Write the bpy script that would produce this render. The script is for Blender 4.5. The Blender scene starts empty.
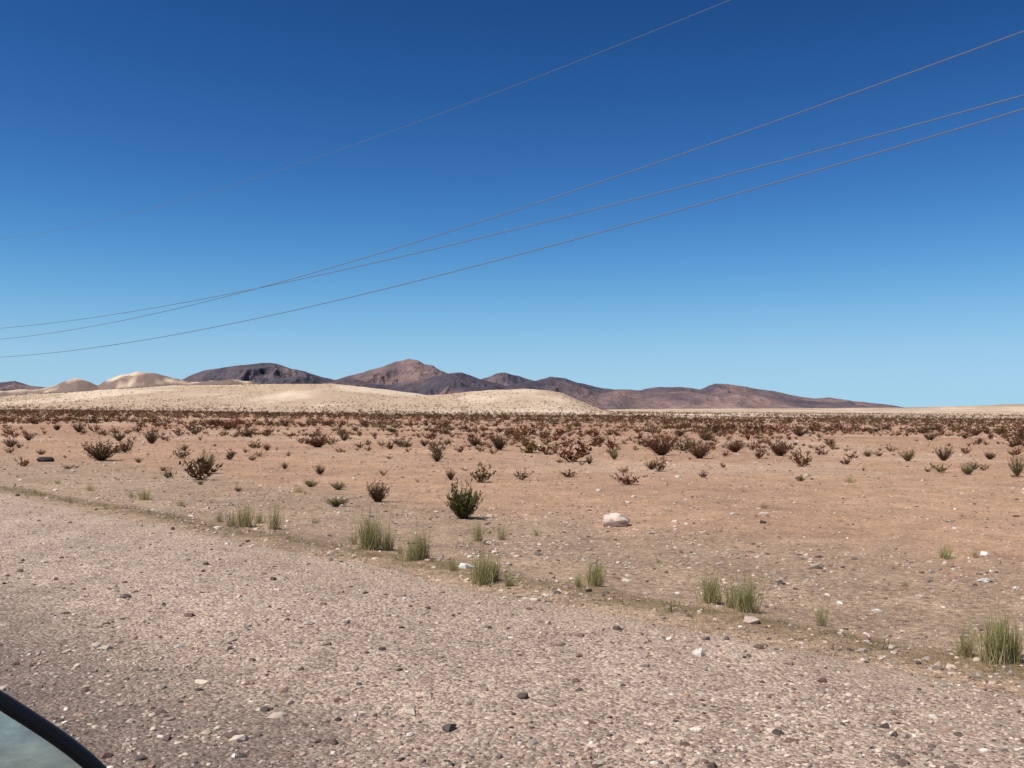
import bpy, math, numpy as np
from mathutils import Vector, Matrix
rng = np.random.default_rng(7)
scene = bpy.context.scene
H = 1.8            # eye height above the road
R2 = math.sqrt(0.5)

# ------------------------------------------------------------ survey helpers
def hor(px): return 409 + 0.0105*(px-512)
def G(px, py):      # photo measurement -> metres on flat ground
    d = 1000*H/(py-hor(px)); return d*(px-512)/1000.0, d
def prof(pts):      # skyline survey -> (tan bearing, tan elevation)
    p = np.array(pts, float)
    return (p[:,0]-512)/1000.0, (hor(p[:,0])-p[:,1])/1000.0

# ------------------------------------------------------------ noise
TAB = rng.random((512,512))
def vnoise(x, y, seed=0):
    x = x+seed*17.31; y = y+seed*9.77
    xi = np.floor(x).astype(int); yi = np.floor(y).astype(int)
    fx = x-xi; fy = y-yi
    fx = fx*fx*fx*(fx*(fx*6-15)+10); fy = fy*fy*fy*(fy*(fy*6-15)+10)
    a = TAB[xi%512, yi%512]; b = TAB[(xi+1)%512, yi%512]
    c = TAB[xi%512, (yi+1)%512]; d = TAB[(xi+1)%512, (yi+1)%512]
    return (a*(1-fx)+b*fx)*(1-fy)+(c*(1-fx)+d*fx)*fy
def fbm(x, y, o=5, seed=0, g=0.5):
    s = 0; a = 1; t = 0
    for i in range(o):
        s = s+a*vnoise(x*2**i, y*2**i, seed+i); t += a; a *= g
    return s/t
def ridged(x, y, o=5, seed=0):
    s = 0; a = 1; t = 0
    for i in range(o):
        n = 1-np.abs(2*vnoise(x*2**i, y*2**i, seed+i)-1)
        s = s+a*n*n; t += a; a *= 0.5
    return s/t
def sst(a, b, x):
    t = np.clip((x-a)/(b-a), 0, 1); return t*t*(3-2*t)

# ------------------------------------------------------------ mesh helpers
def make_mesh(name, V, F, mat, C=None, smooth=False):
    V = np.asarray(V, np.float32); F = np.asarray(F, np.int32)
    k = F.shape[1]
    me = bpy.data.meshes.new(name)
    me.vertices.add(len(V)); me.vertices.foreach_set('co', V.ravel())
    me.loops.add(F.size); me.loops.foreach_set('vertex_index', F.ravel())
    me.polygons.add(len(F))
    me.polygons.foreach_set('loop_start', np.arange(0, F.size, k, dtype=np.int32))
    me.polygons.foreach_set('loop_total', np.full(len(F), k, np.int32))
    me.polygons.foreach_set('use_smooth', np.full(len(F), smooth, bool))
    me.update(calc_edges=True)
    if C is not None:
        ca = me.color_attributes.new('Col', 'FLOAT_COLOR', 'POINT')
        c4 = np.ones((len(V), 4), np.float32); c4[:, :3] = C
        ca.data.foreach_set('color', c4.ravel())
    me.materials.append(mat)
    ob = bpy.data.objects.new(name, me)
    scene.collection.objects.link(ob)
    return ob

def rotmats(n):
    a = rng.random(n)*2*math.pi; M = np.zeros((n, 3, 3))
    M[:, 0, 0] = np.cos(a); M[:, 0, 1] = -np.sin(a); M[:, 1, 0] = np.sin(a); M[:, 1, 1] = np.cos(a); M[:, 2, 2] = 1
    return M

def scatter(templates, pos, scl, R, col=None):
    n = len(pos); idx = rng.integers(0, len(templates), n)
    Vs, Fs, Cs = [], [], []; off = 0
    for k, (tv, tf, tc) in enumerate(templates):
        m = np.where(idx == k)[0]
        if len(m) == 0: continue
        v = tv[None]*scl[m][:, None, :]
        v = np.einsum('nij,nvj->nvi', R[m], v)+pos[m][:, None, :]
        f = tf[None]+(np.arange(len(m))*len(tv))[:, None, None]+off
        if tc is None: c = np.repeat(col[m][:, None, :], len(tv), 1)
        else: c = tc[None]*(col[m][:, None, :] if col is not None else 1.0)
        Vs.append(v.reshape(-1, 3)); Fs.append(f.reshape(-1, 3)); Cs.append(c.reshape(-1, 3))
        off += len(m)*len(tv)
    return np.concatenate(Vs), np.concatenate(Fs), np.concatenate(Cs)

# ------------------------------------------------------------ materials
class NT:
    def __init__(s, name):
        s.m = bpy.data.materials.new(name); s.m.use_nodes = True
        s.t = s.m.node_tree; s.t.nodes.clear()
        s.out = s.n('ShaderNodeOutputMaterial'); s.b = s.n('ShaderNodeBsdfPrincipled')
        s.l(s.b.outputs[0], s.out.inputs[0])
        s.b.inputs['Roughness'].default_value = 0.9
        s.b.inputs['Specular IOR Level'].default_value = 0.15
    def n(s, t, **k):
        nd = s.t.nodes.new(t)
        for a, b in k.items(): setattr(nd, a, b)
        return nd
    def l(s, a, b): s.t.links.new(a, b)
    def put(s, sock, v):
        if isinstance(v, bpy.types.NodeSocket): s.l(v, sock)
        elif isinstance(v, (tuple, list)): sock.default_value = (*v, 1) if len(v) == 3 and sock.type == 'RGBA' else v
        else: sock.default_value = v
    def noise(s, vec, sc, det=4, rough=0.6):
        n = s.n('ShaderNodeTexNoise'); s.l(vec, n.inputs['Vector'])
        n.inputs['Scale'].default_value = sc; n.inputs['Detail'].default_value = det
        n.inputs['Roughness'].default_value = rough; return n.outputs['Fac']
    def voro(s, vec, sc):
        n = s.n('ShaderNodeTexVoronoi'); s.l(vec, n.inputs['Vector']); n.inputs['Scale'].default_value = sc; return n
    def vval(s, v):
        n = s.n('ShaderNodeSeparateColor'); s.l(v.outputs['Color'], n.inputs[0]); return n.outputs[0]
    def mr(s, v, a, b, c, d):
        n = s.n('ShaderNodeMapRange'); s.put(n.inputs[0], v)
        for i, q in enumerate((a, b, c, d)): n.inputs[1+i].default_value = q
        return n.outputs[0]
    def mix(s, f, a, b, bt='MIX'):
        n = s.n('ShaderNodeMix', data_type='RGBA', blend_type=bt)
        s.put(n.inputs[0], f); s.put(n.inputs[6], a); s.put(n.inputs[7], b); return n.outputs[2]
    def math(s, op, a, b=0.0):
        n = s.n('ShaderNodeMath', operation=op); s.put(n.inputs[0], a); s.put(n.inputs[1], b); return n.outputs[0]
    def ramp(s, v, stops, interp='LINEAR'):
        n = s.n('ShaderNodeValToRGB'); n.color_ramp.interpolation = interp; s.l(v, n.inputs[0])
        e = n.color_ramp.elements
        while len(e) < len(stops): e.new(0.5)
        for i, (p, c) in enumerate(stops): e[i].position = p; e[i].color = (*c, 1)
        return n.outputs[0]
    def bump(s, h, st, dist):
        n = s.n('ShaderNodeBump'); s.l(h, n.inputs['Height']); n.inputs['Strength'].default_value = st
        n.inputs['Distance'].default_value = dist; s.l(n.outputs[0], s.b.inputs['Normal'])

def obj_co(nt): return nt.n('ShaderNodeTexCoord').outputs['Object']

def mat_attr(name, rough=0.85, spec=0.2, var=0.0, sc=30, transl=0.0, bump=None):
    nt = NT(name); a = nt.n('ShaderNodeAttribute', attribute_name='Col')
    c = a.outputs['Color']
    if var:
        f = nt.mr(nt.noise(obj_co(nt), sc, 6, 0.7), 0.3, 0.7, 1-var, 1+var)
        c = nt.mix(1.0, c, f, 'MULTIPLY')
    if bump: nt.bump(nt.noise(obj_co(nt), bump[0], 6, 0.65), 1.0, bump[1])
    nt.l(c, nt.b.inputs['Base Color']); nt.b.inputs['Roughness'].default_value = rough
    nt.b.inputs['Specular IOR Level'].default_value = spec
    if transl:
        tr = nt.n('ShaderNodeBsdfTranslucent'); nt.l(c, tr.inputs[0]); ms = nt.n('ShaderNodeMixShader')
        ms.inputs[0].default_value = transl; nt.l(nt.b.outputs[0], ms.inputs[1]); nt.l(tr.outputs[0], ms.inputs[2])
        nt.l(ms.outputs[0], nt.out.inputs[0])
    return nt.m
def mat_plain(name, col, rough=0.5, metal=0.0, spec=0.4, var=0.15, sc=20):
    nt = NT(name); f = nt.noise(obj_co(nt), sc, 4)
    c = nt.mix(f, tuple(x*(1-var) for x in col), tuple(x*(1+var) for x in col))
    nt.l(c, nt.b.inputs['Base Color']); nt.b.inputs['Roughness'].default_value = rough
    nt.b.inputs['Metallic'].default_value = metal; nt.b.inputs['Specular IOR Level'].default_value = spec
    return nt.m

M_foliage = mat_attr('foliage', 0.8, 0.15, transl=0.2)
M_stone = mat_attr('stone', 0.85, 0.2, 0.25, 60)
M_rock = mat_attr('mountain_rock', 0.95, 0.03, 0.30, 0.009, bump=(0.006, 80))

# ------------------------------------------------------------ terrain height
D1 = prof([(-500,402),(-200,398),(0,395),(60,391),(100,388),(150,385),(200,383),(270,381.5),(330,381.5),(370,385),(410,391),(440,396),(480,402),(540,409),(600,412),(2000,425)])
D2 = prof([(250,407),(320,403),(370,398),(420,393),(470,389),(520,387),(548,388),(563,391),(585,400),(602,407),(620,411),(2000,425)])
D3 = prof([(-500,385),(-100,390),(0,390),(40,389),(55,385),(65,380),(77,377),(88,381),(98,385),(108,379),(120,373),(137,370),(155,371.5),(170,376),(190,381),(230,380),(262,384),(300,392),(400,408),(2000,425)])
D4 = prof([(-500,404),(560,410),(620,408.5),(700,408),(800,407.5),(900,407),(960,405.5),(1024,403.5),(1300,400),(1600,404),(2600,420)])
def terrain(X, Y):
    r = np.hypot(X, Y); Yp = np.maximum(Y, 1.0); t = np.clip(X/Yp, -3, 3)
    front = (Y > 50)
    z = np.zeros_like(X)
    def dune(P, y0, w1, w2, wob=0.0, rough=0.0):
        e = np.interp(t, P[0], P[1]); e = np.maximum(e, 0)
        yc = y0*(1+wob*(fbm(t*6+3, t*0+1.5, 3)-0.5))
        s = np.where(Y < yc, np.exp(-((Y-yc)/w1)**2*1.0), np.exp(-((Y-yc)/w2)**2))
        h = e*yc*s
        if rough: h = h*(1+rough*(ridged(X/260, Y/420, 4, 17)-0.55)*np.clip(4*s*(1-s)+0.25, 0, 1))
        return h
    d1 = dune(D1, 760, 190, 260, 0.15); d2 = dune(D2, 620, 120, 170)
    d3 = dune(D3, 2600, 420, 600, 0.0, 0.8); d4 = dune(D4, 2100, 800, 2000)
    z = np.maximum.reduce([d1, d2, d3, d4])
    z = z*(1+0.10*(fbm(X/60, Y/60, 4, 3)-0.5))
    z = np.where(front, z, 0)
    z = z + sst(300, 700, r)*1.6*(fbm(X/22, Y/30, 4, 9)-0.5)
    a = (X+Y)*R2
    near = 1-sst(150, 300, r)
    off = sst(7.0, 8.2, a+0.5*(vnoise(X*0.8, Y*0.8, 4)-0.5))
    und = (fbm(X/2.2, Y/2.2, 4, 5)-0.5)*0.12*off*near
    berm = 0.06*np.exp(-((a-7.6)/0.35)**2)*(fbm(X/0.9, Y/0.9, 3, 8))
    road = -0.045*sst(7.25, 6.4, a)      # bed under the road sheet
    return z+und+(berm*near)-0.03*off*near+np.where(a < 7.3, road, 0)

# terrain sheet
th = np.concatenate([np.arange(-180, -42, 3.0), np.arange(-42, 42, 0.065), np.arange(42, 180, 3.0)])
th = np.radians(th)
rr = [0.4]
while rr[-1] < 60000: rr.append(rr[-1]*1.028)
rr = np.array(rr)
TH, RR = np.meshgrid(th, rr)
X = RR*np.sin(TH); Y = RR*np.cos(TH); Z = terrain(X, Y)
nT, nR = len(th), len(rr)
V = np.stack([X, Y, Z], -1).reshape(-1, 3)
i = np.arange(nR-1)[:, None]*nT; j = np.arange(nT)[None]; j2 = (j+1) % nT
F = np.stack([i+j, i+nT+j, i+nT+j2, i+j2], -1).reshape(-1, 4)
Xf, Yf = V[:, 0], V[:, 1]; r = np.hypot(Xf, Yf); a = (Xf+Yf)*R2
plain = np.array([0.60, 0.375, 0.235]); sand = np.array([0.75, 0.585, 0.42]); midc = np.array([0.50, 0.29, 0.18])
def L(c0, c1, f): return c0+(c1-c0)*f[:, None]
C = L(np.tile(plain, (len(V), 1)), midc, sst(25, 100, r)*np.clip(0.3+fbm(Xf/12, Yf/12, 3, 2), 0, 1))
C = L(C, np.array([0.68, 0.475, 0.325]), sst(0.50, 0.66, fbm(Xf/9, Yf/9, 4, 33))*sst(14, 30, r)*0.6)
ss = sst(235, 330, r+60*(fbm(Xf/70, Yf/70, 3, 6)-0.5))
C = L(C, sand, ss)
hz = V[:, 2]
dirt = sst(0.42, 0.60, fbm(Xf/40, Yf/90, 4, 11)+0.16*sst(10, 1, hz))*ss
C = L(C, np.array([0.48, 0.33, 0.22]), dirt*0.7)
far = sst(1300, 2000, r)*(Xf < 0)
C = L(C, np.array([0.24, 0.17, 0.135]), far*sst(0.42, 0.54, fbm(Xf/70, Yf/260, 4, 12)+0.28*sst(76, 50, hz)-0.12))
far2 = sst(1300, 2000, r)*(Xf >= 0)
C = L(C, np.array([0.42, 0.31, 0.22]), far2*sst(0.40, 0.56, fbm(Xf/110, Yf/260, 4, 12)))
nt = NT('desert_soil'); co = obj_co(nt)
at = nt.n('ShaderNodeAttribute', attribute_name='Col').outputs['Color']
sep = nt.n('ShaderNodeSeparateXYZ'); nt.l(co, sep.inputs[0])
aa = nt.math('MULTIPLY', nt.math('ADD', sep.outputs[0], sep.outputs[1]), R2)
aw = nt.math('ADD', aa, nt.mr(nt.noise(co, 0.35, 4), 0.2, 0.8, -2.2, 2.2))
margin = nt.mr(aw, 10.5, 14.5, 1, 0)
c = nt.mix(nt.math('MULTIPLY', margin, 0.8), at, (0.50, 0.355, 0.24))
v1 = nt.voro(co, 26); v2 = nt.voro(co, 60)
peb = nt.ramp(nt.vval(v1), [(0, (0.6, 0.57, 0.55)), (0.3, (0.9, 0.89, 0.88)), (0.7, (1.05, 1.05, 1.05)), (1, (1.35, 1.34, 1.3))])
c = nt.mix(nt.mr(margin, 0, 1, 0.5, 0.95), c, nt.mix(1.0, c, peb, 'MULTIPLY'))
f1 = nt.mr(nt.noise(co, 1.3, 6, 0.7), 0.3, 0.7, 0.76, 1.18); c = nt.mix(1.0, c, f1, 'MULTIPLY')
f2 = nt.mr(nt.noise(co, 0.16, 5, 0.6), 0.3, 0.7, 0.82, 1.14); c = nt.mix(1.0, c, f2, 'MULTIPLY')
f3 = nt.mr(nt.noise(co, 14, 4, 0.7), 0.35, 0.65, 0.76, 1.2); c = nt.mix(1.0, c, f3, 'MULTIPLY')
edge = nt.math('MULTIPLY', nt.mr(nt.math('ABSOLUTE', nt.math('SUBTRACT', aa, 7.5)), 0.1, 0.42, 1, 0), nt.mr(nt.noise(co, 3.5, 4), 0.35, 0.6, 0.2, 0.9))
c = nt.mix(edge, c, (0.23, 0.165, 0.08))
nt.l(c, nt.b.inputs['Base Color'])
h = nt.math('ADD', nt.noise(co, 9, 6, 0.7), nt.math('MULTIPLY', v2.outputs['Distance'], -0.35))
nt.bump(h, 0.9, 0.065)
M_soil = nt.m
make_mesh('desert_ground', V, F, M_soil, C, smooth=True)

# ------------------------------------------------------------ road sheet
nt = NT('road_gravel'); co = obj_co(nt)
sep = nt.n('ShaderNodeSeparateXYZ'); nt.l(co, sep.inputs[0])
aa = nt.math('MULTIPLY', nt.math('ADD', sep.outputs[0], sep.outputs[1]), R2)
base = nt.mix(nt.mr(nt.noise(co, 0.5, 5), 0.35, 0.65, 0, 1), (0.60, 0.46, 0.355), (0.49, 0.375, 0.29))
v1 = nt.voro(co, 34); v2 = nt.voro(co, 80)
p1 = nt.ramp(nt.vval(v1), [(0, (0.48, 0.44, 0.41)), (0.3, (0.86, 0.84, 0.82)), (0.7, (1.05, 1.04, 1.02)), (1, (1.45, 1.42, 1.39))])
p2 = nt.ramp(nt.vval(v2), [(0, (0.6, 0.57, 0.55)), (0.5, (1, 1, 1)), (1, (1.4, 1.38, 1.36))])
c = nt.mix(0.8, base, p1, 'MULTIPLY'); c = nt.mix(0.8, c, p2, 'MULTIPLY')
c = nt.mix(1.0, c, nt.mr(nt.noise(co, 5, 5, 0.7), 0.32, 0.68, 0.80, 1.15), 'MULTIPLY')
stretch = nt.n('ShaderNodeMapping'); stretch.inputs['Rotation'].default_value = (0, 0, math.radians(-45)); stretch.inputs['Scale'].default_value = (0.9, 0.12, 1); nt.l(co, stretch.inputs[0])
c = nt.mix(1.0, c, nt.mr(nt.noise(stretch.outputs[0], 1.6, 4, 0.6), 0.35, 0.65, 0.84, 1.10), 'MULTIPLY')
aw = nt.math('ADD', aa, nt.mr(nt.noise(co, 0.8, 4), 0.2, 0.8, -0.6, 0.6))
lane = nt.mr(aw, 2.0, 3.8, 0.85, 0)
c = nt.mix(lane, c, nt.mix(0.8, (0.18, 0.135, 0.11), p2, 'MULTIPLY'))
sandy = nt.mr(aw, 5.6, 7.1, 0, 0.5)
c = nt.mix(sandy, c, nt.mix(0.5, (0.54, 0.385, 0.26), p2, 'MULTIPLY'))
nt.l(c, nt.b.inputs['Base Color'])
h = nt.math('ADD', nt.math('MULTIPLY', v1.outputs['Distance'], -0.8), nt.math('MULTIPLY', nt.noise(co, 22, 6, 0.75), 1.0))
nt.bump(h, 0.9, 0.03)
M_road = nt.m
def roadpt(A, S): return (A-S)*R2, (A+S)*R2
A = np.concatenate([np.arange(-5.0, 6.0, 0.12), np.arange(6.0, 7.7, 0.06)]); S = np.concatenate([np.arange(-60, -8, 1.0), np.arange(-8, 30, 0.1), np.arange(30, 260, 1.5)])
AA, SS = np.meshgrid(A, S); RX, RY = roadpt(AA, SS)
ez = 0.4*(fbm(RX/1.5, RY/1.5, 4, 21)-0.5)
RZ = 0.03*(fbm(RX/0.9, RY/0.9, 4, 22)-0.5)*sst(1.5, 3, AA)+0.018-0.17*sst(6.7, 7.6, AA+ez)-0.1*sst(-4, -5, AA)
V = np.stack([RX, RY, RZ], -1).reshape(-1, 3); nA = len(A)
i = np.arange(len(S)-1)[:, None]*nA; j = np.arange(nA-1)[None]
F = np.stack([i+j, i+j+1, i+nA+j+1, i+nA+j], -1).reshape(-1, 4)
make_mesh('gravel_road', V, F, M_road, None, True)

def ground_z(x, y):
    z = terrain(x, y); a = (x+y)*R2
    zr = 0.03*(fbm(x/0.9, y/0.9, 4, 22)-0.5)*sst(1.5, 3, a)+0.018
    return np.where(a < 6.8, zr, z)

# ------------------------------------------------------------ mountains
P_back = prof([(-400,384),(-150,380),(0,382),(15,380),(30,384.5),(50,387),(70,392),(150,394),(165,386),(182,378),(205,368.5),(222,365.5),(235,364),(262,361),(275,362.5),(290,367),(305,370),(320,375),(335,378),(350,374),(362,372),(375,367),(384,364.5),(395,360),(402,359),(408,357),(418,359),(425,363),(433,364),(440,369),(455,375),(480,379),(495,373),(505,371),(520,375),(535,380),(550,375.5),(565,376.5),(578,382),(590,384),(615,388.5),(640,389),(660,386),(680,385),(700,388.5),(715,382.5),(728,382),(745,385.5),(775,390),(800,396),(815,398),(830,396.5),(850,399),(870,402),(890,404),(915,408),(950,414),(3000,440)])
P_front = prof([(-400,390),(-100,394),(0,396),(220,396),(262,391),(300,388),(330,379),(345,376.5),(360,378),(385,384),(410,380),(430,377),(445,373),(462,371),(480,378),(505,384),(530,380),(548,377),(575,384),(600,391),(625,389),(650,392),(690,390),(715,394),(740,389),(770,395),(800,399),(840,402),(880,406),(920,413),(3000,440)])
def range_mesh(name, P, y0, front, back, seed, tone, haze, t0=-0.9, t1=0.6, n=1900, rows=170):
    t = np.linspace(t0, t1, n); v = np.linspace(-1, 1, rows)
    T, Vv = np.meshgrid(t, v)
    yc = y0*(1+0.05*(fbm(T*5, T*0+seed, 3)-0.5))
    Yy = yc+np.where(Vv < 0, Vv*front, Vv*back); Xx = T*Yy
    e = np.interp(T, P[0], P[1])
    e = e+np.clip(e*40, 0.1, 1)*0.0030*(fbm(T*55, T*0+seed, 4, 0, 0.55)-0.5)
    s = 1-np.abs(Vv); s = s**1.1
    wx = Xx+240*(fbm(Xx/600, Yy/600, 3, seed+2)-0.5); wy = Yy+400*(fbm(Xx/500, Yy/500, 3, seed+4)-0.5)
    rid = ridged(wx/680, wy/1700, 5, seed); fine = ridged(wx/220, wy/520, 3, seed+5)
    env = np.clip(4*s*(1-s), 0, 1)
    hgt = e*yc*(s*(1-0.35*(1-s)) + 0.62*env*(rid-0.47)+0.22*env*(fine-0.5))
    cap = e*Yy*0.985      # no spur rises above the surveyed crest
    hgt = np.where(e > 0, cap-np.log1p(np.exp(np.clip((cap-hgt)/12, -30, 30)))*12, e*yc*0.5)
    hgt = np.where(np.abs(Vv) > 0.995, -60, hgt)
    V = np.stack([Xx, Yy, hgt], -1).reshape(-1, 3)
    i = np.arange(rows-1)[:, None]*n; j = np.arange(n-1)[None]
    F = np.stack([i+j, i+j+1, i+n+j+1, i+n+j], -1).reshape(-1, 4)
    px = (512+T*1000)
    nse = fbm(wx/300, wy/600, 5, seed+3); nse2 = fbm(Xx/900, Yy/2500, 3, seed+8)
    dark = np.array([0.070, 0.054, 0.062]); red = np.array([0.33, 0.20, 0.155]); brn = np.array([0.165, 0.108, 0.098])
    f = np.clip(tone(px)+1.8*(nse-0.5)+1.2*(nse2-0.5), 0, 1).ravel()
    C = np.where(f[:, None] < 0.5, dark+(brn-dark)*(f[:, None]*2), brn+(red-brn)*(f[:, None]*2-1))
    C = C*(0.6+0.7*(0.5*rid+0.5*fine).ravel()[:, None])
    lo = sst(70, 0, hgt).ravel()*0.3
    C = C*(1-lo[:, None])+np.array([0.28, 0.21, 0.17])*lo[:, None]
    C = C*(1-haze)+np.array([0.17, 0.175, 0.23])*haze     # blue-grey distance haze painted into the rock colour
    return make_mesh(name, V, F, M_rock, C, True)
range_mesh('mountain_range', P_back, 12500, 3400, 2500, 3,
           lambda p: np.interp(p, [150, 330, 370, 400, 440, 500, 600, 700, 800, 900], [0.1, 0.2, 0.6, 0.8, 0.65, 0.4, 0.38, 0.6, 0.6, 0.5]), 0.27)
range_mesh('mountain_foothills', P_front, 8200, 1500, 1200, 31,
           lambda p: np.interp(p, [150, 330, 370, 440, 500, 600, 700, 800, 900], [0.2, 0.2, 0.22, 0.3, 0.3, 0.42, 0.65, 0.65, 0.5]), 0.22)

# ------------------------------------------------------------ stones
t0 = (1+5**0.5)/2
ico = np.array([(-1,t0,0),(1,t0,0),(-1,-t0,0),(1,-t0,0),(0,-1,t0),(0,1,t0),(0,-1,-t0),(0,1,-t0),(t0,0,-1),(t0,0,1),(-t0,0,-1),(-t0,0,1)])/math.hypot(1, t0)
icf = np.array([(0,11,5),(0,5,1),(0,1,7),(0,7,10),(0,10,11),(1,5,9),(5,11,4),(11,10,2),(10,7,6),(7,1,8),(3,9,4),(3,4,2),(3,2,6),(3,6,8),(3,8,9),(4,9,5),(2,4,11),(6,2,10),(8,6,7),(9,8,1)])
def stone_t(): return (ico*(1+rng.uniform(-0.28, 0.28, (12, 1)))+rng.uniform(-0.1, 0.1, (12, 3)), icf, None)
ST = [stone_t() for _ in range(14)]
PAL = np.array([(0.52,0.40,0.30),(0.41,0.32,0.25),(0.60,0.48,0.37),(0.26,0.195,0.155),(0.38,0.23,0.165),(0.14,0.11,0.095),(0.68,0.59,0.49),(0.42,0.345,0.28)])
PW = np.array([.24,.19,.16,.12,.09,.08,.05,.10])
def stones(name, n, r0, r1, keep, s_med, s_sig, k, pal=PAL, pw=PW, smax=0.09, ang=48):
    r = np.exp(rng.uniform(math.log(r0), math.log(r1), n)); th = np.radians(rng.uniform(-ang, ang, n))
    x = r*np.sin(th); y = r*np.cos(th); a = (x+y)*R2
    m = rng.random(n) < keep(a, x, y); x, y, r = x[m], y[m], r[m]; n = len(x)
    s = np.clip(np.exp(rng.normal(math.log(s_med), s_sig, n))+k*r*rng.random(n), 0.003, smax)
    scl = np.stack([s*rng.uniform(.7, 1.3, n), s*rng.uniform(.7, 1.3, n), s*rng.uniform(.4, .75, n)], 1)
    pos = np.stack([x, y, ground_z(x, y)+scl[:, 2]*0.15], 1)
    col = pal[rng.choice(len(pal), n, p=pw/pw.sum())]*rng.uniform(0.8, 1.2, (n, 1))
    V, F, C = scatter(ST, pos, scl, rotmats(n), col)
    return make_mesh(name, V, F, M_stone, C)
stones('road_gravel_stones', 120000, 3.2, 30, lambda a, x, y: np.where((a < 7.0), np.where(a < 2.6, 0.35, np.clip(0.2+1.6*(fbm(x/0.8, y/0.8, 3, 60)-0.32), 0.1, 1)), 0), 0.0076, 0.52, 0.0003)
stones('desert_pebbles', 85000, 6, 75, lambda a, x, y: np.where(a > 7.0, np.where(a+2.5*(fbm(x/2, y/2, 3, 3)-.5) < 12.5, 0.9, 0.36)*np.clip(2.2*(fbm(x/1.3, y/1.3, 3, 61)-0.25), 0.1, 1), 0), 0.0105, 0.52, 0.0007)
stones('pale_stones', 3000, 5, 85, lambda a, x, y: np.where(a > 6.8, 0.8, 0.03)*np.clip(3*(fbm(x/4, y/4, 3, 71)-0.35), 0.15, 1), 0.019, 0.45, 0.0010,
       np.array([(0.62,0.54,0.45),(0.58,0.47,0.37),(0.70,0.65,0.57)]), np.array([.4,.4,.2]), 0.12)
stones('dark_stones', 1700, 4.5, 85, lambda a, x, y: np.where(a > 6.5, 0.9, 0.8), 0.016, 0.4, 0.0008,
       np.array([(0.09,0.07,0.06),(0.15,0.10,0.08),(0.2,0.12,0.09)]), np.array([.4,.4,.2]), 0.11)

def boulder(name, px, py, w, d, hgt, col, seed):
    x, y = G(px, py)
    import bmesh
    bm = bmesh.new(); bmesh.ops.create_icosphere(bm, subdivisions=4, radius=1)
    P = np.array([v.co[:] for v in bm.verts]); Fi = np.array([[v.index for v in f.verts] for f in bm.faces]); bm.free()
    r_ = np.random.default_rng(seed)
    for _ in range(16):
        nrm = r_.normal(size=3); nrm /= np.linalg.norm(nrm); dd = r_.uniform(0.72, 0.94)
        q = P@nrm; P = P-np.outer(np.maximum(q-dd, 0), nrm)*0.9
    P *= (1+0.10*(fbm(P[:, 0]*3+5, P[:, 1]*3+P[:, 2]*2+7, 4, seed)-0.5))[:, None]
    n1 = fbm(P[:, 0]*2.2+3, P[:, 2]*3+P[:, 1]*1.5, 4, seed+2)
    P *= np.array([w/2, d/2, hgt*0.62]); P[:, 2] += hgt*0.32
    P += np.array([x, y, float(ground_z(np.array([x]), np.array([y]))[0])-0.015])
    C = np.array(col)*(0.5+0.75*sst(0.35, 0.6, n1))[:, None]
    o = make_mesh(name, P, Fi, M_stone, C, False); return o
boulder('white_boulder', 616, 523, 0.50, 0.38, 0.24, (0.60, 0.47, 0.38), 5)
boulder('dark_boulder', 47, 461, 0.55, 0.4, 0.2, (0.05, 0.04, 0.04), 8)
boulder('small_rock', 985, 580, 0.17, 0.1, 0.06, (0.6, 0.56, 0.5), 9)
boulder('small_rock', 530, 597, 0.22, 0.12, 0.04, (0.55, 0.47, 0.38), 11)
boulder('small_rock', 878, 606, 0.12, 0.09, 0.05, (0.6, 0.5, 0.42), 12)
boulder('small_rock', 656, 531, 0.2, 0.12, 0.06, (0.5, 0.4, 0.3), 13)
boulder('small_rock', 130, 598, 0.1, 0.09, 0.05, (0.13, 0.10, 0.09), 14)
boulder('small_rock', 765, 512, 0.2, 0.12, 0.06, (0.6, 0.5, 0.4), 15)

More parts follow.
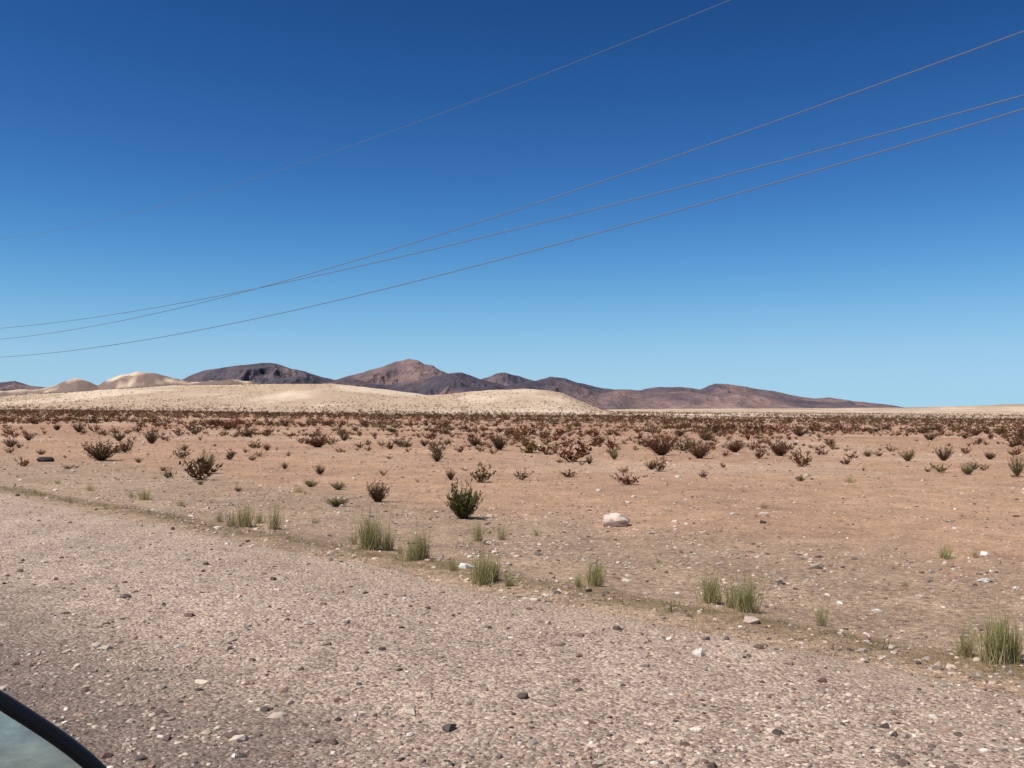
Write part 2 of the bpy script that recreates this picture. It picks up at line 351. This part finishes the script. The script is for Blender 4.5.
# ------------------------------------------------------------ shrubs
def shrub(ns, nl, leaf, spread=0.9, hvar=0.25, w=0.012, seg=4, green=(0.075,0.085,0.03), wood=(0.10,0.065,0.04), tip=None, lean=60, jitter=0.3):
    Vs, Fs, Cs = [], [], []; off = 0
    phi = rng.random(ns)*2*math.pi+0.8*np.sin(rng.random(ns)*6); ln = np.radians(lean)*np.sqrt(rng.random(ns))
    lob = 1-0.3*(0.5+0.5*np.sin(phi*rng.integers(2, 5)+rng.random()*6))
    Ls = (1-hvar*rng.random(ns))*(1-0.35*(ln/np.radians(max(lean, 1)))**2*0.6)*lob; Ls = Ls/Ls.max()
    u = np.linspace(0, 1, seg+1)
    rad = np.sin(ln)[:, None]*(u[None]**0.85)*Ls[:, None]*spread
    zz = Ls[:, None]*(u[None]**1.05)*(0.35+0.65*np.cos(ln))[:, None]
    wob = rng.normal(0, 0.02*jitter/0.3, (ns, seg+1, 2)).cumsum(1)*u[None, :, None]
    bx = rng.normal(0, 0.05, ns); by = rng.normal(0, 0.05, ns)
    P = np.stack([bx[:, None]+rad*np.cos(phi)[:, None]+wob[..., 0], by[:, None]+rad*np.sin(phi)[:, None]+wob[..., 1], zz], -1)
    fa = rng.random(ns)*math.pi; side = np.stack([np.cos(fa), np.sin(fa), np.zeros(ns)], 1)
    wd = w*(1-0.8*u)
    A_ = P-side[:, None]*wd[None, :, None]; B_ = P+side[:, None]*wd[None, :, None]
    V = np.stack([A_, B_], 2).reshape(ns, -1, 3); nv = V.shape[1]
    f = []
    for k in range(seg):
        b = 2*k; f += [(b, b+1, b+3), (b, b+3, b+2)]
    F = np.array(f)[None]+(np.arange(ns)*nv)[:, None, None]
    g = np.array(green); wdc = np.array(wood); tc = g if tip is None else np.array(tip)
    cu = wdc[None]*(1-u[:, None])+tc[None]*u[:, None]
    C = np.repeat(np.repeat(cu, 2, 0)[None], ns, 0)*rng.uniform(0.7, 1.3, (ns, 1, 1))
    Vs.append(V.reshape(-1, 3)); Fs.append(F.reshape(-1, 3)); Cs.append(C.reshape(-1, 3)); off = ns*nv
    if nl:
        n = ns*nl; si = np.repeat(np.arange(ns), nl); uu = rng.uniform(0.22, 1.0, n)*seg
        k = np.minimum(uu.astype(int), seg-1); fr = uu-k
        base = P[si, k]*(1-fr[:, None])+P[si, k+1]*fr[:, None]+rng.normal(0, 0.018, (n, 3))
        d = rng.normal(size=(n, 3)); d[:, 2] = np.abs(d[:, 2])+0.6; d /= np.linalg.norm(d, axis=1)[:, None]
        s = np.cross(d, rng.normal(size=(n, 3))); s /= np.linalg.norm(s, axis=1)[:, None]
        ll = leaf*rng.uniform(0.5, 1.4, n)[:, None]
        v = np.stack([base-s*ll*0.25, base+s*ll*0.25, base+d*ll+s*ll*0.1, base+d*ll*0.9-s*ll*0.15], 1)
        fq = np.array([(0, 1, 2), (0, 2, 3)])[None]+(np.arange(n)*4)[:, None, None]+off
        hue = rng.random((n, 1)); col = g*(0.6+0.8*hue)+np.array([0.04, 0.015, 0.0])*(rng.random((n, 1)) < 0.25)
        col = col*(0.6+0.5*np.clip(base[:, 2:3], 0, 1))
        Vs.append(v.reshape(-1, 3)); Fs.append(fq.reshape(-1, 3)); Cs.append(np.repeat(col[:, None], 4, 1).reshape(-1, 3))
    V = np.concatenate(Vs); V[:, 2] = np.maximum(V[:, 2], -0.02)
    return V, np.concatenate(Fs), np.concatenate(Cs)

def place(name, T, px, py, w, hgt):
    x, y = G(px, py); V, F, C = T
    s = np.array([w, w, hgt]); ang = rng.random()*6.28
    M = np.array([[math.cos(ang), -math.sin(ang), 0], [math.sin(ang), math.cos(ang), 0], [0, 0, 1]])
    z = float(ground_z(np.array([x]), np.array([y]))[0])
    return make_mesh(name, (V@M.T)*s+np.array([x, y, z-0.01]), F, M_foliage, C)

KP = dict(g=dict(green=(0.12,0.12,0.036), wood=(0.10,0.07,0.04)), b=dict(green=(0.13,0.078,0.038), wood=(0.10,0.06,0.036)),
          o=dict(green=(0.19,0.16,0.06), wood=(0.14,0.09,0.05)), r=dict(green=(0.18,0.08,0.045), wood=(0.13,0.065,0.04)))
near = [(465,516,40,38,'g'),(380,499,25,25,'b'),(103,460,36,23,'b'),(207,472,20,26,'o'),(321,473,13,12,'b'),(313,486,16,10,'o'),
        (340,489,18,9,'o'),(452,478,12,14,'b'),(339,504,26,11,'o'),(438,461,16,16,'b'),(153,443,18,20,'b'),(662,454,34,25,'r'),
        (700,458,26,20,'r'),(968,474,15,14,'o'),(908,461,16,15,'o'),(944,460,18,18,'b'),(652,468,16,12,'o'),(780,455,22,17,'r'),
        (868,456,12,9,'o'),(500,450,20,18,'b'),(318,447,30,15,'r'),(286,468,9,9,'o'),(800,436,18,11,'b'),(590,463,8,11,'b'),(615,459,10,12,'o'),
        (12,447,16,11,'b'),(43,454,10,7,'o'),(475,445,16,13,'b'),(1017,476,16,24,'o'),(990,459,14,10,'b'),(735,452,22,14,'r'),(120,441,14,12,'b'),
        (80,432,14,13,'b'),(58,430,10,9,'b'),(248,436,16,11,'b'),(345,440,12,11,'b'),(545,438,14,9,'r'),(600,444,15,11,'b'),(680,436,16,10,'b'),(705,440,14,12,'r'),(830,445,14,9,'b'),(930,440,14,10,'b'),(975,436,16,9,'r'),(425,446,10,9,'b'),
        (233,456,9,8,'b'),(268,450,10,8,'r'),(185,450,9,8,'b'),(140,462,8,7,'o'),(202,484,8,6,'o'),(240,489,9,6,'o'),(30,440,12,9,'b'),(165,470,7,6,'o')]
for px, py, wp, hp, k in near:
    d = 1000*H/(py-hor(px)); hh = hp*d/1000; ww = wp*d/1000; g = k == 'g'
    big = wp > 19
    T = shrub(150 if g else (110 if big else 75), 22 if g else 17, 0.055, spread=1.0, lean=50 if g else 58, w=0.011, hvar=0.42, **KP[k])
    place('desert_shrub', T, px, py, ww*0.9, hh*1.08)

def tuft(nb, spread=0.9, dry=0.25, lean=42, w=0.011, strw=(0.54, 0.45, 0.23)):
    V, F, C = shrub(nb, 0, 0, spread=spread, hvar=0.6, w=w, seg=4, green=(0.27,0.265,0.07), wood=(0.40,0.33,0.17), tip=(0.25,0.265,0.06), lean=lean, jitter=0.4)
    nv = 10; b = np.arange(nb); d = rng.random(nb) < dry
    Cb = C.reshape(nb, nv, 3).copy(); Cb[d] = np.array(strw)*rng.uniform(0.7, 1.2, (d.sum(), 1, 1))
    Vb = V.reshape(nb, nv, 3).copy(); off = rng.normal(0, 0.17, (nb, 1, 3))*np.array([1, 1, 0]); Vb = Vb+off
    return Vb.reshape(-1, 3), F, Cb.reshape(-1, 3)
grass = [(372,549,30,40),(388,547,22,28),(415,561,22,28),(425,560,20,34),(484,583,30,38),(496,581,18,30),(511,586,14,20),(596,586,28,30),(580,589,12,22),(712,602,26,36),(747,611,30,40),(733,606,20,26),
         (996,661,38,58),(1012,660,26,44),(965,654,22,34),(822,625,16,24),(248,524,24,26),(234,524,16,18),(277,528,16,28),(262,520,14,14),(147,498,18,14),(134,496,12,8),(480,537,14,26),(504,535,12,18),
         (455,572,12,16),(945,557,20,18),(975,555,10,12),(538,531,8,10),(600,574,12,16),(356,540,12,14),(300,491,14,8),(765,507,12,8),(850,481,14,9),(402,554,10,12),
         (60,482,10,7),(92,489,12,8),(183,505,12,9),(222,520,12,12),(318,520,10,9),(660,560,8,8),(905,585,8,9)]
for px, py, wp, hp in grass:
    d = 1000*H/(py-hor(px)); big = wp*hp
    T = tuft(int(80+min(big*0.18, 260)), dry=0.25 if py > 500 else 0.4, w=0.012)
    place('grass_tuft', T, px, py, wp*d/1000*0.92, hp*d/1000*1.22)

n = 1500; s = rng.uniform(-4, 40, n); a = 7.4+rng.normal(0, 0.2, n)
x, y = roadpt(a, s); TT = [tuft(9, dry=0.45, lean=65, w=0.03) for _ in range(6)]
sc = rng.uniform(0.02, 0.065, n)*(1+1.2*(rng.random(n) < 0.05)); pos = np.stack([x, y, ground_z(x, y)], 1)
V, F, C = scatter(TT, pos, np.stack([sc*1.3, sc*1.3, sc], 1), rotmats(n), np.full((n, 3), 0.72))
make_mesh('roadside_weeds', V, F, M_foliage, C)

def wedge(n, y0, y1, t0=-0.7, t1=0.7):
    y = np.sqrt(rng.uniform(y0*y0, y1*y1, n)); t = rng.uniform(t0, t1, n); return y*t, y
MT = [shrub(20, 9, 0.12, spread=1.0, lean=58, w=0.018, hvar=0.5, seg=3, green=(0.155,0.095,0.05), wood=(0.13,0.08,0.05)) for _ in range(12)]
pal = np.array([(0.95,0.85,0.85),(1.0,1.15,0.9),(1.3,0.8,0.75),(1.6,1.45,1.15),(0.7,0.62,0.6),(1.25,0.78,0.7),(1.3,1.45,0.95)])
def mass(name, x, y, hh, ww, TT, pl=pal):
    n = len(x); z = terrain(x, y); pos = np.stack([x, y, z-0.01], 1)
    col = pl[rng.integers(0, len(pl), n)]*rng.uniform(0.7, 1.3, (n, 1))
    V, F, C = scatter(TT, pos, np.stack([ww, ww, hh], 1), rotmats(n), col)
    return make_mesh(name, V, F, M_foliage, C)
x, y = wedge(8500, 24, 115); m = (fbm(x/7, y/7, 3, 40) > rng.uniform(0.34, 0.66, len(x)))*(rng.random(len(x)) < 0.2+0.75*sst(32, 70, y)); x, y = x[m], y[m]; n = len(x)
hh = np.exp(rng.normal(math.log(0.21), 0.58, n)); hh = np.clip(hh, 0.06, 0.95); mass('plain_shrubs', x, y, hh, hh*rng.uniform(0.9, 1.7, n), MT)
x, y = wedge(8500, 14, 75); m = ((x+y)*R2 > 10.0) & (rng.random(len(x)) < 0.8); x, y = x[m], y[m]; n = len(x)
hh = rng.uniform(0.025, 0.10, n)*(1+rng.random(n)*(rng.random(n) < 0.12))
mass('dry_herbs', x, y, hh, hh*1.2, [tuft(12, dry=0.6, lean=60, w=0.03, strw=(0.34, 0.25, 0.14)) for _ in range(6)], np.array([(0.7,0.62,0.6),(0.85,0.75,0.7),(0.6,0.5,0.45)]))
def fart(nq=22):
    c = rng.normal(size=(nq, 3)); c /= np.linalg.norm(c, axis=1)[:, None]; c[:, 2] = np.abs(c[:, 2])
    c *= rng.uniform(0.4, 1.0, (nq, 1)); c *= np.array([0.5, 0.5, 0.85])
    v = (c[:, None]+rng.normal(0, 0.13, (nq, 3, 3))).reshape(-1, 3); v[:, 2] = np.maximum(v[:, 2], 0)
    f = np.arange(nq*3).reshape(-1, 3); base = np.array([0.13, 0.082, 0.047])*rng.uniform(0.6, 1.3, (nq, 1))
    return v, f, np.repeat(base, 3, 0)
FT = [fart() for _ in range(10)]
x, y = wedge(16000, 95, 290); m = (fbm(x/22, y/30, 3, 41) > rng.uniform(0.2, 0.62, len(x)))*(rng.random(len(x)) < 0.35+0.65*sst(110, 185, y)); x, y = x[m], y[m]; n = len(x)
hh = rng.uniform(0.2, 0.8, n); mass('shrubland', x, y, hh, hh*rng.uniform(1.0, 1.6, n), FT)
x, y = wedge(22000, 290, 900); m = (fbm(x/40, y/70, 3, 42)+0.1*sst(9, 2, terrain(x, y)) > rng.uniform(0.25, 0.75, len(x))); x, y = x[m], y[m]; n = len(x)
hh = rng.uniform(0.25, 1.0, n); mass('dune_shrubs', x, y, hh, hh*rng.uniform(1.0, 1.5, n), FT)

# ------------------------------------------------------------ power lines
M_wire = mat_plain('aluminium_wire', (0.16, 0.17, 0.19), 0.7, 0.0)
M_wood = mat_plain('pole_wood', (0.16, 0.11, 0.075), 0.9, 0, 0.1)
def tube(pts, rad, name, mat, sides=6):
    P = np.array(pts, float); T = np.gradient(P, axis=0); T /= np.linalg.norm(T, axis=1)[:, None]
    up = np.array([0.13, 0.21, 1.0]); up = up/np.linalg.norm(up)
    U = np.cross(T, up); bad = np.linalg.norm(U, axis=1) < 0.3
    U[bad] = np.cross(T[bad], np.array([1.0, 0, 0])); U /= np.linalg.norm(U, axis=1)[:, None]; W = np.cross(T, U)
    rad = np.broadcast_to(np.asarray(rad, float), (len(P),)); an = np.arange(sides)/sides*2*math.pi
    V = P[:, None]+rad[:, None, None]*(U[:, None]*np.cos(an)[None, :, None]+W[:, None]*np.sin(an)[None, :, None])
    n = len(P); i = np.arange(n-1)[:, None]*sides; j = np.arange(sides)[None]; j2 = (j+1) % sides
    F = np.stack([i+j, i+j2, i+sides+j2, i+sides+j], -1).reshape(-1, 4)
    return make_mesh(name, V.reshape(-1, 3), F, mat, None, True)
S0, S1 = -12.0, 165.0
wires = [(26.0, 357, 255.5, 107, 0.016), (25.0, 328, 229, 93, 0.015), (22.0, 339, 210, 28, 0.013), (18.0, 238, 83, -130, 0.006)]
ends = {}
for k, (a0, yl, ym, yr, rw) in enumerate(wires):
    sx = np.array([3.098, 1.0, 0.3228])*a0
    zz = H+np.array([(hor(0)-yl)*2.898, (hor(512)-ym)*1.414, (hor(1024)-yr)*0.935])*a0/1000
    q = np.polyfit(sx, zz, 2); s = np.linspace(S0, S1, 140); z = np.polyval(q, s)
    x, y = roadpt(np.full_like(s, a0), s)
    tube(np.stack([x, y, z], 1), rw, 'power_line', M_wire, 5); ends[k] = (z[0], z[-1])
def pole(name, s, a, items):
    e = bpy.data.objects.new(name, None); scene.collection.objects.link(e)
    top = max(z for _, z in items)+0.3; x, y = roadpt(a, s)
    p = tube([(x, y, -0.5), (x, y, 2), (x, y, top)], [0.16, 0.15, 0.1], 'shaft', M_wood, 10); p.parent = e
    for a1, z in items:
        x1, y1 = roadpt(a1, s)
        q = tube([(x, y, z-0.12), ((x+x1)/2, (y+y1)/2, z-0.12), (x1, y1, z-0.12)], 0.05, 'crossarm', M_wood, 6); q.parent = e
        q = tube([(x1, y1, z-0.14), (x1, y1, z-0.07), (x1, y1, z)], [0.05, 0.035, 0.045], 'insulator', M_wood, 8); q.parent = e
for ii, s in enumerate((S0, S1)):
    pole('utility_pole', s, 24.0, [(wires[k][0], ends[k][ii]) for k in range(3)])
    pole('telephone_pole', s, 18.3, [(18.0, ends[3][ii])])

# ------------------------------------------------------------ car door mirror
M_black = mat_plain('black_plastic', (0.012, 0.012, 0.013), 0.5, 0, 0.3)
M_paint = mat_plain('car_paint', (0.45, 0.47, 0.46), 0.3, 0.2, 0.5, 0.03)
nt = NT('mirror_glass'); co = obj_co(nt); nt.b.inputs['Base Color'].default_value = (0.85, 0.80, 0.62, 1); nt.b.inputs['Metallic'].default_value = 1
nt.l(nt.mr(nt.noise(co, 30, 5), 0.3, 0.7, 0.15, 0.35), nt.b.inputs['Roughness'])
df = nt.n('ShaderNodeBsdfDiffuse'); ms = nt.n('ShaderNodeMixShader')
mp = nt.n('ShaderNodeMapping'); mp.inputs['Rotation'].default_value = (0.3, 0.9, 0.2); mp.inputs['Scale'].default_value = (1, 1, 5); nt.l(co, mp.inputs[0])
nt.l(nt.mix(nt.mr(nt.noise(mp.outputs[0], 14, 5, 0.7), 0.38, 0.6, 0, 1), (0.45, 0.44, 0.33), (0.80, 0.80, 0.65)), df.inputs[0])
nt.l(nt.mr(nt.noise(mp.outputs[0], 22, 6, 0.75), 0.35, 0.65, 0.05, 0.5), ms.inputs[0]); nt.l(nt.b.outputs[0], ms.inputs[1]); nt.l(df.outputs[0], ms.inputs[2]); nt.l(ms.outputs[0], nt.out.inputs[0])
M_glass = nt.m
mc = Vector((-0.424, 0.75, H-0.320))
vv = (mc-Vector((0, 0, H))).normalized(); rv = Vector((0.60, -0.76, -0.045)).normalized()
nn = (rv-vv).normalized(); u0 = Vector((0, 0, 1)).cross(nn).normalized(); w0 = nn.cross(u0).normalized()
ca_, sa_ = math.cos(math.radians(-40)), math.sin(math.radians(-40))
ux = u0*ca_+w0*sa_; uy = nn.cross(ux).normalized()
car = bpy.data.objects.new('car', None); scene.collection.objects.link(car)
def ring(ins, depth, n=96, ex=2.7, hw=0.165, hh=0.102):
    o = []
    for k in range(n):
        t = 2*math.pi*k/n; c, s = math.cos(t), math.sin(t)
        px_ = (hw-ins)*math.copysign(abs(c)**(2/ex), c); py_ = (hh-ins)*math.copysign(abs(s)**(2/ex), s)
        o.append(mc+ux*px_+uy*py_+nn*depth)
    return o
def loft(name, rings, mat, cap=False):
    n = len(rings[0]); V = [tuple(p) for r_ in rings for p in r_]; F = []
    for k in range(len(rings)-1):
        for j in range(n): F.append((k*n+j, k*n+(j+1) % n, (k+1)*n+(j+1) % n, (k+1)*n+j))
    if cap: F.append(tuple((len(rings)-1)*n+j for j in range(n)))
    me = bpy.data.meshes.new(name); me.from_pydata(V, [], F); me.update(); me.materials.append(mat)
    for p in me.polygons: p.use_smooth = len(p.vertices) == 4
    ob = bpy.data.objects.new(name, me); scene.collection.objects.link(ob); ob.parent = car; return ob
loft('mirror_glass', [ring(0.011, -0.004), ring(0.05, -0.004), ring(0.095, -0.004)], M_glass, True)
loft('mirror_rim', [ring(0.012, -0.006), ring(0.011, 0.001), ring(0.008, 0.004), ring(0.004, 0.004), ring(0.0, -0.002), ring(-0.001, -0.02), ring(0.004, -0.045), ring(0.018, -0.07), ring(0.05, -0.095), ring(0.09, -0.10)], M_black, True)
ap = [mc-nn*0.05-uy*0.06-ux*0.02, mc-nn*0.05-uy*0.13+Vector((0.0, -0.02, -0.03)), Vector((*roadpt(0.12, 0.80), 1.22))]
o = tube([tuple(p) for p in ap], [0.028, 0.025, 0.035], 'mirror_arm', M_black, 10); o.parent = car
prof_d = [(0.10, 0.35), (0.15, 0.55), (0.17, 0.8), (0.15, 1.05), (0.10, 1.24), (0.07, 1.26)]
Vd, Fd = [], []
sl = np.linspace(-1.2, 1.15, 24)
for s in sl:
    for (a, z) in prof_d+[(0.03, 1.24), (0.03, 0.35)]:
        x, y = roadpt(a-0.03*max(0, s-0.6)**2*4, s); Vd.append((x, y, z))
m = len(prof_d)+2
for k in range(len(sl)-1):
    for j in range(m): Fd.append((k*m+j, k*m+(j+1) % m, (k+1)*m+(j+1) % m, (k+1)*m+j))
Fd += [tuple(range(m)), tuple((len(sl)-1)*m+j for j in range(m))]
me = bpy.data.meshes.new('door_panel'); me.from_pydata(Vd, [], Fd); me.update(); me.materials.append(M_paint)
ob = bpy.data.objects.new('door_panel', me); scene.collection.objects.link(ob); ob.parent = car

# ------------------------------------------------------------ light
EL, AZ = math.radians(58), math.radians(-118)
sd = Vector((math.sin(AZ)*math.cos(EL), math.cos(AZ)*math.cos(EL), math.sin(EL)))
w = bpy.data.worlds.new('World'); scene.world = w; w.use_nodes = True; wt = w.node_tree
bg = wt.nodes['Background']; sk = wt.nodes.new('ShaderNodeTexSky'); sk.sky_type = 'NISHITA'; sk.sun_disc = False
sk.sun_elevation = EL; sk.sun_rotation = AZ; sk.altitude = 3600; sk.air_density = 1.0; sk.dust_density = 0.3; sk.ozone_density = 3.0
sp = wt.nodes.new('ShaderNodeSeparateColor'); cb = wt.nodes.new('ShaderNodeCombineColor'); wt.links.new(sk.outputs[0], sp.inputs[0])
def wm(op, a_, b_):
    q = wt.nodes.new('ShaderNodeMath'); q.operation = op
    for ii, v_ in enumerate((a_, b_)):
        if isinstance(v_, (int, float)): q.inputs[ii].default_value = v_
        else: wt.links.new(v_, q.inputs[ii])
    return q.outputs[0]
for ch, (k, p, cap) in enumerate([(4.6, 2.3, 3.9), (3.15, 1.95, 6.7), (2.85, 1.95, 9.2)]):
    v_ = wm('MULTIPLY', wm('POWER', wm('MULTIPLY', sp.outputs[ch], 0.1), p), k*10)
    q = wm('POWER', wm('DIVIDE', v_, cap), 2.0)
    v_ = wm('DIVIDE', v_, wm('POWER', wm('ADD', q, 1.0), 0.5))
    wt.links.new(v_, cb.inputs[ch])
wt.links.new(cb.outputs[0], bg.inputs[0]); bg.inputs[1].default_value = 0.1
sun = bpy.data.lights.new('sun', 'SUN'); sun.energy = 4.8; sun.angle = math.radians(0.5); sun.color = (1, 0.95, 0.88)
so = bpy.data.objects.new('sun', sun); scene.collection.objects.link(so); so.rotation_euler = sd.to_track_quat('Z', 'Y').to_euler()

# ------------------------------------------------------------ camera
cam = bpy.data.cameras.new('camera'); cam.sensor_width = 36; cam.lens = 36*1000/1024.0; cam.clip_end = 100000; cam.clip_start = 0.05
cob = bpy.data.objects.new('camera', cam); scene.collection.objects.link(cob)
pitch = math.atan(25/1000.0)
cob.matrix_world = Matrix.Translation((0, 0, H)) @ Matrix.Rotation(math.pi/2+pitch, 4, 'X') @ Matrix.Rotation(math.atan(0.0105), 4, 'Z')
scene.camera = cob
scene.view_settings.view_transform = 'Standard'; scene.view_settings.look = 'None'; scene.view_settings.exposure = 0
